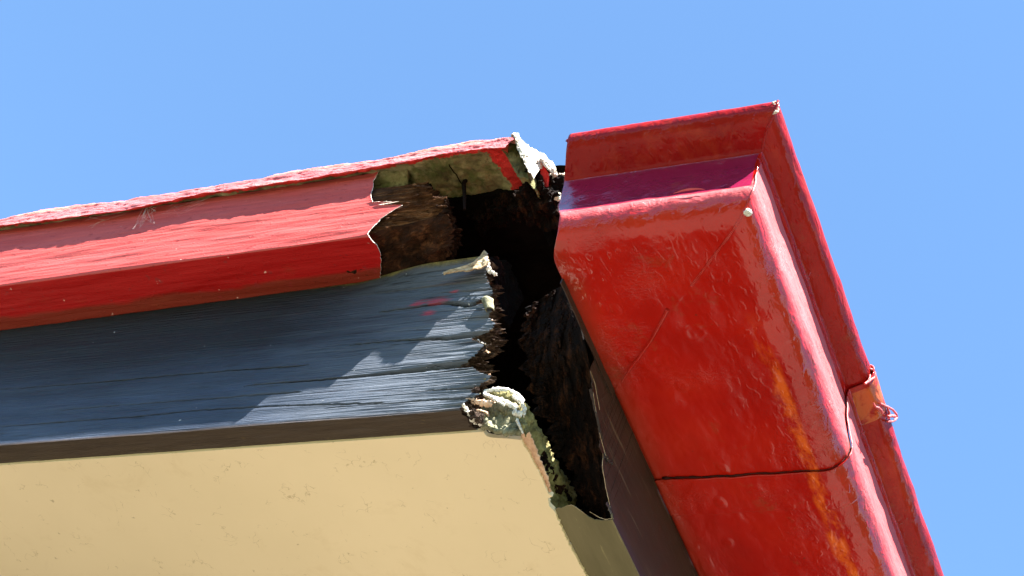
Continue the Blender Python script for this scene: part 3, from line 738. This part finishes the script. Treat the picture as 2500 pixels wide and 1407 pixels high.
wedge([(1248, 330, -.055), (1258, 327, -.054), (1266, 327, -.053), (1268, 334, -.052), (1272, 343, -.050), (1282, 352, -.048), (1294, 361, -.046), (1306, 366, -.043), (1320, 372, -.040), (1332, 381, -.036), (1342, 392, -.032), (1351, 402, -.028), (1358, 410, -.025), (1358, 420, -.023)],
      [(1254, 336, -.056), (1256, 342, -.056), (1260, 354, -.055), (1266, 370, -.054), (1272, 384, -.053), (1279, 397, -.052), (1284, 410, -.051), (1292, 424, -.049), (1298, 414, -.046), (1308, 400, -.042), (1322, 398, -.038), (1334, 410, -.033), (1344, 420, -.029), (1354, 426, -.025)], M['mortar'], "mortar_lump", mo)
wedge([(1308, 404, -.038), (1316, 400, -.037), (1324, 401, -.035), (1334, 412, -.031), (1340, 424, -.028)], [(1312, 440, -.024), (1318, 450, -.022), (1326, 456, -.020), (1334, 458, -.019), (1340, 456, -.018)], M['redend'], "red_painted_face", mo, .006, .0012, 160, 50, 24, .001)
wedge([(1244, 338, -.050), (1262, 346, -.048), (1270, 352, -.044), (1285, 366, -.041), (1300, 380, -.037), (1312, 392, -.034)], [(1238, 384, -.046), (1250, 408, -.042), (1264, 432, -.040), (1290, 440, -.036), (1300, 462, -.030), (1312, 466, -.024)], M['moss'], "cement_end", vc, .012, .0018, 160, 50, 30, .0)
wedge([(1288, 420, -.045), (1298, 412, -.042), (1308, 404, -.036)], [(1302, 462, -.026), (1306, 466, -.022), (1314, 462, -.018)], M['moss'], "mossy_face", mo, .006, .0014, 160, 30, 24, .0)
blob([(P(u, v, 'y', y), r) for (u, v, y, r) in [(1296, 430, -.030, .006), (1305, 460, -.022, .010), (1300, 480, -.01, .012), (1330, 485, -.01, .014), (1345, 455, -.012, .011), (1352, 480, -.004, .012), (1320, 510, 0, .015), (1285, 500, 0, .012), (1345, 520, .004, .014), (1250, 500, .004, .012), (1230, 515, .008, .012), (1200, 520, .012, .012), (1180, 530, .015, .012)]], .0013, .007, 110, amp2=.002).build("crumbling_bed", M['rotdark'], mo)
blob([(P(u, v, 'y', y), r) for (u, v, y, r) in [(1350, 432, -.018, .0025), (1356, 444, -.016, .003), (1362, 456, -.012, .003), (1372, 452, -.010, .004), (1378, 458, -.008, .003), (1360, 478, -.012, .0035), (1366, 486, -.010, .003), (1354, 474, -.012, .002)]], .0008, .002, 250).build("mortar_crumb", M['mortar'], mo)

# nail under the capping
nl = thing("rusty_nail", "rusty nail hanging down from the mossy underside of the capping", "nail", P(1133, 505, 'y', -.022))
mb = MB(); a = P(1132, 449, 'y', -.024); b = P(1134, 512, 'y', -.022)
mb.tube(resample([a + Vector((0, 0, .012)), a, a.lerp(b, .5) + Vector((.0005, 0, 0)), b], 20), lambda t: .0024 - .0011 * t, 8); mb.build("shank", M['rust'], nl, smooth=True)

# ---------------------------------------------------------------- roof body above and behind
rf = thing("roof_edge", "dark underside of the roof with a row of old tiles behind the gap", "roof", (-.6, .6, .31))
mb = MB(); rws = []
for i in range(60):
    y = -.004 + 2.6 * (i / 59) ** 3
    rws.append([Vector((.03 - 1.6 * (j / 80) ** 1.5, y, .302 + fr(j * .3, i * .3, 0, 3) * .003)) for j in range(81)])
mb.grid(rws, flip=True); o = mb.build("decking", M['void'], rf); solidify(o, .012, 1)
pts = []
for k in range(14):
    p = P(1352 + k * 4.5, 436 - k * .8, 'y', -.004); pts.append((p + Vector((0, 0, -.004)), random.uniform(.0045, .006)))
blob(pts, .001, .003, 220, amp2=.0012).build("tile_edge", M['tile'], rf)
# rafter and old blocking inside the gap
ra = thing("rafter", "dark rotten rafter end inside the hole behind the red trim", "rafter", (-.2, .06, .2))
def rough_box(x0, x1, y0, y1, z0, z1, mat, name, parent, amp=.004, n=40):
    m = MB()
    def face(a, b, c):
        a, b, c = Vector(a), Vector(b), Vector(c); r = []
        for i in range(n + 1):
            r.append([a + (b - a) * (i / n) + (c - a) * (j / n) for j in range(n + 1)])
        m.grid([[q + Vector((fr(q.x * 60, q.y * 60, q.z * 60), fr(q.x * 60 + 5, q.y * 60, q.z * 60), fr(q.x * 60, q.y * 60 + 5, q.z * 60))) * amp for q in rr] for rr in r])
    face((x0, y0, z0), (x1, y0, z0), (x0, y0, z1)); face((x1, y0, z0), (x1, y1, z0), (x1, y0, z1)); face((x0, y0, z0), (x0, y1, z0), (x1, y0, z0))
    face((x0, y1, z0), (x0, y1, z1), (x1, y1, z0)); face((x0, y0, z1), (x1, y0, z1), (x0, y1, z1)); face((x0, y0, z0), (x0, y0, z1), (x0, y1, z0))
    return m.build(name, mat, parent, smooth=True, merge=1e-5)
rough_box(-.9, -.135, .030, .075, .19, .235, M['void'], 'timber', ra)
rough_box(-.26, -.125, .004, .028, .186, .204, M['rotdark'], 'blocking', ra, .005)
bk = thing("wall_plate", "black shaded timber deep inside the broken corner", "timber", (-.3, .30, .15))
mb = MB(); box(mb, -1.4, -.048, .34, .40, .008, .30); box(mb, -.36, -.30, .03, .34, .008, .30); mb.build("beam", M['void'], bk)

# ---------------------------------------------------------------- side fascia
fa = thing("fascia_board", "dark brown side fascia behind the gutter with a rotted front end", "board", (-.02, .4, 0))
torn = [(1440, 905), (1446, 961), (1454, 1008), (1459, 1030), (1466, 1073), (1464, 1092), (1472, 1109), (1470, 1149), (1476, 1170), (1479, 1195), (1486, 1215), (1490, 1235), (1496, 1255), (1495, 1269)]
T3 = resample([P(u, v, 'x', 0) for u, v in torn], 220)
rws = []
for i, p in enumerate(T3):
    q = Vector((0, p.y + fr(i * .12, 0, 4, 3) * .003, p.z)); r = []
    for j in range(30):
        t = j / 29
        zt = .090 + .19 * max(0, min(1, (q.y - .055) / .03))
        r.append(Vector((fr(q.y * 20, q.z * 20 + t * 3, 0, 2) * .0008, q.y, q.z + (zt - q.z) * t)))
    rws.append(r)
mb = MB(); mb.grid(rws)
y_end = T3[-1].y
ys = [T3[-1].y + .0001 + 3.8 * (j / 60) ** 2.2 for j in range(61)]
mb.grid([[Vector((0, y, .0 + .285 * (k / 29) )) for k in range(30)] for y in ys])
# underside with torn front end
ft = resample([P(u, v, 'z', 0) for u, v in [(1352, 1242), (1368, 1240), (1382, 1236), (1394, 1233), (1404, 1236), (1418, 1248), (1436, 1261), (1450, 1268), (1470, 1271), (1495, 1269)]], 60)
mb.grid([[Vector((p.x, p.y + (fr(i * .3, 1, 0, 3) * .001 if i < 59 else 0), 0)), Vector((p.x, p.y + .05, 0)), Vector((-.0455 + .0455 * i / 59, .6, 0)), Vector((-.0455 + .0455 * i / 59, 4, 0))] for i, p in enumerate(ft)], flip=True)
o = mb.build("paint_skin", M['fas'], fa)
solidify(o, .0007, 0)
# rotten surface
Lc = resample([P(u, v, 'y', y) for u, v, y in [(1332, 722, .004), (1312, 738, .008), (1290, 754, .012), (1276, 782, .016), (1273, 830, .022), (1284, 900, .032), (1300, 960, .045), (1318, 1010, .056), (1345, 1065, .070), (1376, 1125, .092), (1404, 1180, .112), (1426, 1225, .128), (1445, 1262, .138)]], 220)
T2 = resample([P(1376, 700, 'y', .003), P(1400, 752, 'y', .003), P(1422, 806, 'y', .004), P(1432, 855, 'y', .012)] + [P(u + 3, v, 'x', -.0012) for u, v in torn], 220)
rws = []
for i, (a, b) in enumerate(zip(Lc, T2)):
    r = []
    for k in range(46):
        t = k / 45; q = a.lerp(b, t)
        dp = math.sin(t * math.pi) * .014
        q += Vector((-.7, .5, .5)) * dp * .5
        q += Vector((-.7, .5, .5)) * (fr(q.x * 130, q.y * 45, q.z * 30, 5) * .009 * min(1, (1 - t) * 6))
        q += Vector((1, 0, .3)) * (fr(i * .08, 3, 1, 5) * .010 * (1 - t) ** 3)
        q += Vector((-.5, .6, .3)) * (fr(k * .9, i * .03, 3, 3) * .002 * min(1, (1 - t) * 6))
        r.append(q)
    rws.append(r)
mb = MB(); mb.grid(rws); o = o = mb.build("rotten_core", M['rotdark'], fa); solidify(o, .0015, -1)
# hanging shreds of paint along the tear
for i, (u0, v0, u1, v1, wd) in enumerate([(1440, 950, 1468, 1075, .0035), (1475, 1110, 1492, 1135, .004), (1483, 1225, 1494, 1268, .005)]):
    splinter(P(u0, v0, 'x', .0008), P(u1, v1, 'x', .0015), wd, .0015, M['fas'], 'paint_shred', fa, 50 + i, .0005)
mb = MB()
for pl in ([(1442, 908), (1452, 935), (1464, 1000)], [(1448, 958), (1456, 1010), (1466, 1068), (1478, 1110), (1490, 1132)], [(1472, 1108), (1471, 1145), (1480, 1195), (1490, 1240)], [(1440, 1250), (1462, 1263), (1480, 1269), (1494, 1266)], [(1380, 1236), (1396, 1233), (1412, 1243), (1432, 1258)]):
    pp = resample([P(u, v, 'x', .0014) if u > 1425 and v < 1248 else P(u, v, 'z', -.0008) for u, v in pl], 24)
    mb.tube([p + Vector((0, random.uniform(-.0004, .0004), 0)) for p in pp], .00022, 4)
mb.build("torn_edge", M['raw'], fa)

# ---------------------------------------------------------------- gutter
gu = thing("roof_gutter", "glossy red painted steel gutter turning a mitred corner at the roof end", "gutter", (.08, .3, .085))
# profile (x on the side run, y on the front return, z)
GP = [(.0012, .0660, .0865), (.04, .0285, .0867), (.08, -.0100, .0866), (.12, -.0485, .0866), (.140, -.0675, .0868), (.149, -.0765, .0876), (.1565, -.0845, .0900), (.1620, -.0905, .0945), (.1650, -.0940, .1010), (.1658, -.0950, .1085), (.1648, -.0930, .1165), (.1618, -.0880, .1260), (.1580, -.0832, .1380), (.1545, -.0800, .1520), (.1520, -.0775, .1670), (.1512, -.0770, .1800),
      (.1520, -.0785, .1838), (.1548, -.0850, .1860), (.1600, -.0945, .1885), (.1650, -.1010, .1910), (.1682, -.1055, .1960), (.1692, -.1070, .2020), (.1684, -.1060, .2070), (.1650, -.1025, .2100), (.1610, -.0985, .2095), (.1585, -.0960, .2060)]
cutpx = [(1372, 690), (1367, 680), (1362, 668), (1357, 650), (1353, 635), (1351, 620), (1350, 606), (1350, 592), (1350, 575), (1351, 560), (1353, 545), (1358, 525), (1365, 500), (1373, 475), (1382, 448), (1391, 418), (1393, 405), (1390, 395), (1385, 380), (1383, 366), (1383, 352), (1384, 342), (1390, 335), (1398, 333), (1404, 334), (1408, 337)]
def catm(lst, n):
    out = []
    L = len(lst)
    for i in range(L - 1):
        p0 = lst[max(i - 1, 0)]; p1 = lst[i]; p2 = lst[i + 1]; p3 = lst[min(i + 2, L - 1)]
        for k in range(n):
            t = k / n
            out.append(tuple(.5 * ((2 * b) + (-a + c) * t + (2 * a - 5 * b + 4 * c - d) * t * t + (-a + 3 * b - 3 * c + d) * t ** 3) for a, b, c, d in zip(p0, p1, p2, p3)))
    out.append(tuple(lst[-1])); return out
cutx = []
for (g_, c_) in zip(GP, cutpx):
    q = P(c_[0], c_[1], 'y', g_[1])
    cutx.append(q.x if g_[2] > .0872 else max(0.0006, P(c_[0], c_[1], 'z', g_[2]).x))
cutx[0] = .0012
full = catm([(a, b, c, x) for (a, b, c), x in zip(GP, cutx)], 5)
# denser flat bottom
dense = []
for a, b in zip(full, full[1:]):
    d = math.hypot(b[0] - a[0], b[2] - a[2]); n = max(1, int(d / .0018))
    for k in range(n): dense.append(tuple(x + (y - x) * k / n for x, y in zip(a, b)))
dense.append(full[-1])
YJ = .170     # end of the corner section (a joint)
YE = 4.0
def joint_y(xs, z):   # joint line: square to the run, with a slight wander
    return YJ + .004 * (xs / .16) * 0 + fr(xs * 30, z * 30, 8, 2) * .0012
def nrm(i):
    a = dense[max(i - 1, 0)]; b = dense[min(i + 1, len(dense) - 1)]
    t = Vector((b[0] - a[0], b[2] - a[2])).normalized(); return (t.y, -t.x)   # outward in (x,z)
RG = [P(1695, 812, 'z', .0866), P(1745, 676, 'z', .0866), P(1612, 880, 'z', .0866)]
def gdent(x, y, z):
    d = fr(x * 16, y * 14, z * 16, 3) * (.0014 if z < .1 else (.0008 if z < .18 else .0004))
    # dented, blistered patch and crease lines on the bottom
    if z < .1:
        for (cx, cy, r, h) in ((RG[0].x, RG[0].y, .0075, .0009), (RG[1].x, RG[1].y, .0045, .0007), (RG[2].x, RG[2].y, .0065, .0006)):
            rr = math.hypot(x - cx, y - cy) / r * (1 + .5 * fr(x * 80, y * 80, 0, 2))
            d += h * math.exp(-((rr - .9) / .25) ** 2)
    return d
def front_pt(i, t):
    xs, yf, z, xc = dense[i]; n = nrm(i); x = xc + (xs - xc) * t
    d = gdent(x, yf, z) + .0006 * fr(x * 60, yf * 60, z * 60, 3) * (1 if .09 < z < .18 else .3)
    if i < 3: d *= .2
    # lip edge is chipped
    return Vector((x, yf - n[0] * d, z + n[1] * d))
def side_pt(i, y, off=0.0):
    xs, yf, z, xc = dense[i]; n = nrm(i)
    d = gdent(xs, y, z) + off + .0006 * fr(xs * 60, y * 30, z * 60, 3)
    if i < 3: d = off
    return Vector((xs + n[0] * d, y, z + n[1] * d))
mb = MB(); rws = []
for i in range(len(dense)):
    r = [front_pt(i, t / 90) for t in range(91)]
    xs, yf, z, xc = dense[i]
    m0 = (front_pt(i, 1) + side_pt(i, yf, .0)) / 2
    r[-1] = m0
    # crease along the mitre
    rws.append(r)
mb.grid(rws)
rws2 = []
for i in range(len(dense)):
    xs, yf, z, xc = dense[i]; r = [rws[i][-1]]
    ye = joint_y(xs, z) + .012
    for t in range(1, 111):
        u = t / 110; y = yf + (ye - yf) * u
        off = 0
        r.append(side_pt(i, y, off))
    rws2.append(r)
mb.grid(rws2)
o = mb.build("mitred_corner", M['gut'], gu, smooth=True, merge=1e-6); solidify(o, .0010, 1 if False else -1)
mb = MB(); rws3 = []
for i in range(len(dense)):
    xs, yf, z, xc = dense[i]; r = []
    yj = joint_y(xs, z); ys = [yj + (.24 - yj) * k / 90 for k in range(90)] + [.24 + (YE - .24) * (k / 120) ** 2.5 for k in range(121)]
    for y in ys:
        off = .0012 + (.0009 if y < .2125 + fr(xs * 25, z * 25, 3, 2) * .001 else 0) + (.0007 * math.exp(-(y - YJ) / .004) if i > 3 else 0)
        r.append(side_pt(i, y, off))
    rws3.append(r)
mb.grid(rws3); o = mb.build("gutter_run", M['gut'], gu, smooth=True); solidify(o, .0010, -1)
mb = MB()
jl = [i for i in range(3, len(dense)) if dense[i][2] < .12]
mb.tube([side_pt(i, joint_y(dense[i][0], dense[i][2]) - .0004, .0006) for i in jl], lambda t: (.0011 - .0009 * min(1, t * 1.25)) * (1 + .9 * fr(t * 30, 1, 4, 3)), 6)
mb.build("joint_shadow", M['lap_shade'], gu, smooth=True)  # dark strip standing in for the shadow at the lap
# back upstand
mb = MB(); mb.grid([[Vector((.0012 + fr(y * 20, z * 20, 0, 2) * .0006, y, z)) for y in [.066 + 3.9 * (j / 80) ** 2.2 for j in range(81)]] for z in [.0868 + .10 * k / 10 for k in range(11)]]); o = mb.build("back_upstand", M['gut'], gu); solidify(o, .001, 0)
fg = MB(); fg.grid([[Vector((.0012 + fr(y * 40, z * 40, 0, 2) * .0005, y, z)) for y in [-.052 + .12 * j / 60 for j in range(61)]] for z in (.0866, .083, .080)])
o = fg.build("back_flange", M['fas'], gu); solidify(o, .0008, 0)
# raised seam along the mitre (outside face) and crease ridges on the bottom
mb = MB()
def dpt(i, off):
    xs, yf, z, xc = dense[i]; n = nrm(i); q = rws[i][-1]
    return q + Vector((n[0] * off, -n[0] * off, n[1] * off))
hi = [i for i in range(len(dense)) if dense[i][2] > .090 or dense[i][0] > .1]
mb.tube([dpt(i, .0001) + Vector((0, 0, fr(i * .4, 2, 2, 2) * .0003)) for i in hi if i < len(dense) - 3], lambda t: .0009 + .0004 * fr(t * 40, 1, 1, 2), 6)
mb.build("mitre_seam", M['gut'], gu, smooth=True)
mb = MB()
ln = resample([P(u, v, 'z', .0852) for u, v in [(1516, 934), (1534, 906), (1560, 872), (1588, 832), (1612, 790), (1630, 756)]], 40)
mb.tube([p + Vector((random.uniform(-1, 1) * .0002, 0, 0)) for p in ln], lambda t: .0006 + .0008 * t, 6); mb.build("solder_crease", M['gut'], gu, smooth=True)
# white sealant blob at the corner
blob([(P(1826, 519, 'y', -.0880), .0026), (P(1824, 512, 'y', -.0880), .0016)], .0004, .0006, 400).build("sealant_blob", M['primer'], gu, smooth=True)
blob([(P(1892, 258, 'y', -.104), .003), (P(1894, 266, 'y', -.104), .0024), (P(1888, 256, 'y', -.103), .002), (P(1893, 274, 'y', -.105), .0016)], .0005, .0012, 400).build("corner_putty", M['mortar'], gu, smooth=True)
# straps over the lip
def strap(px, rad, name="bracket"):
    m = MB(); pts = resample([P(u, v, 'x', x) for u, v, x in px], 40)
    m.tube([p + Vector((fr(i * .2, 1, 1, 2), fr(i * .2, 4, 1, 2), fr(i * .2, 7, 1, 2))) * .0003 for i, p in enumerate(pts)], rad, 7)
    return m.build(name, M['strap'], gu, smooth=True)
strap([(2112, 938, .1690), (2122, 930, .1705), (2134, 922, .171), (2136, 910, .171), (2128, 902, .170), (2119, 899, .168), (2116, 897, .166)], .0011)
strap([(2124, 916, .170), (2123, 924, .171), (2118, 932, .1700)], .0008)
strap([(2149, 986, .172), (2164, 992, .172), (2178, 1000, .172), (2188, 1010, .172), (2190, 1020, .172), (2185, 1027, .172), (2176, 1029, .172), (2167, 1030, .172)], .0010)
strap([(2166, 994, .172), (2169, 1003, .172), (2172, 1012, .172), (2170, 1018, .172)], .0010)
strap([(2168, 1018, .173), (2176, 1016, .173), (2186, 1017, .173)], .0013)
strap([(2132, 984, .1700), (2136, 993, .171), (2145, 996, .172), (2152, 1002, .172), (2155, 1010, .171)], .0009)
# paint chip curling on the front return
mb = MB(); c = resample([P(u, v, 'y', -.0965) for u, v in [(1643, 473), (1665, 468), (1685, 465), (1705, 463), (1722, 463)]], 30)
mb.grid([[p + Vector((0, -.0012 * math.sin(i / 29 * 3.14) * k / 4, .0011 * (k / 4) * math.sin(i / 29 * 3.14))) for k in range(5)] for i, p in enumerate(c)]); o = mb.build("lifting_paint", M['gut'], gu, smooth=True); solidify(o, .0004, 0)
# torn lip at the cut end
mb = MB(); c = [P(u, v, 'y', -.102) for u, v in [(1396, 338), (1400, 331), (1412, 330), (1420, 333), (1414, 339), (1404, 344)]]
ctr = sum(c, Vector()) / len(c); mb.add([ctr + Vector((0, -.003, 0))] + c, [(0, i + 1, (i + 1) % 6 + 1) for i in range(6)]); o = mb.build("bent_lip_corner", M['gut'], gu); solidify(o, .001, 0)
blob([(P(1386, 343, 'y', -.104), .0012), (P(1440, 329, 'y', -.103), .0022), (P(1448, 327, 'y', -.103), .002), (P(1434, 331, 'y', -.103), .0015)], .0005, .0012, 400).build("paint_lump", M['gut'], gu, smooth=True)

# ---------------------------------------------------------------- cobwebs
def web(label, anchors, n, rad, jit, name="cobweb"):
    mb = MB()
    for _ in range(n):
        a = random.choice(anchors); b = random.choice(anchors)
        if a == b: continue
        A = P(*a[:2], a[2], a[3]); B = P(*b[:2], b[2], b[3])
        J_ = lambda: Vector((random.uniform(-1, 1), random.uniform(-.3, .3), random.uniform(-1, 1))) * jit
        A = A + J_(); B = B + J_()
        mid = (A + B) / 2 + Vector((0, -.001, -.002 * random.random()))
        mb.tube(resample([A, A.lerp(mid, .5) + Vector((0, 0, -.0004)), mid, B], 8), rad, 4)
    return tag(mb.build(name, M['web']), label, "cobweb", "cobwebs")
web("dusty cobweb strung from the capping down onto the red trim", [(365, 500, 'y', -.054), (375, 515, 'y', -.053), (352, 535, 'y', -.0515), (372, 545, 'y', -.0515), (335, 555, 'y', -.0515), (362, 498, 'y', -.055)], 24, .00005, .004)
web("faint cobweb spreading right of the thick web under the capping", [(430, 500, 'y', -.053), (400, 520, 'y', -.051), (450, 515, 'y', -.051), (500, 490, 'y', -.052), (440, 530, 'y', -.0515)], 14, .00003, .005)
web("wispy cobweb below the left part of the capping", [(220, 555, 'y', -.0505), (260, 535, 'y', -.0505), (300, 520, 'y', -.052), (215, 535, 'y', -.0515)], 10, .00004, .005)
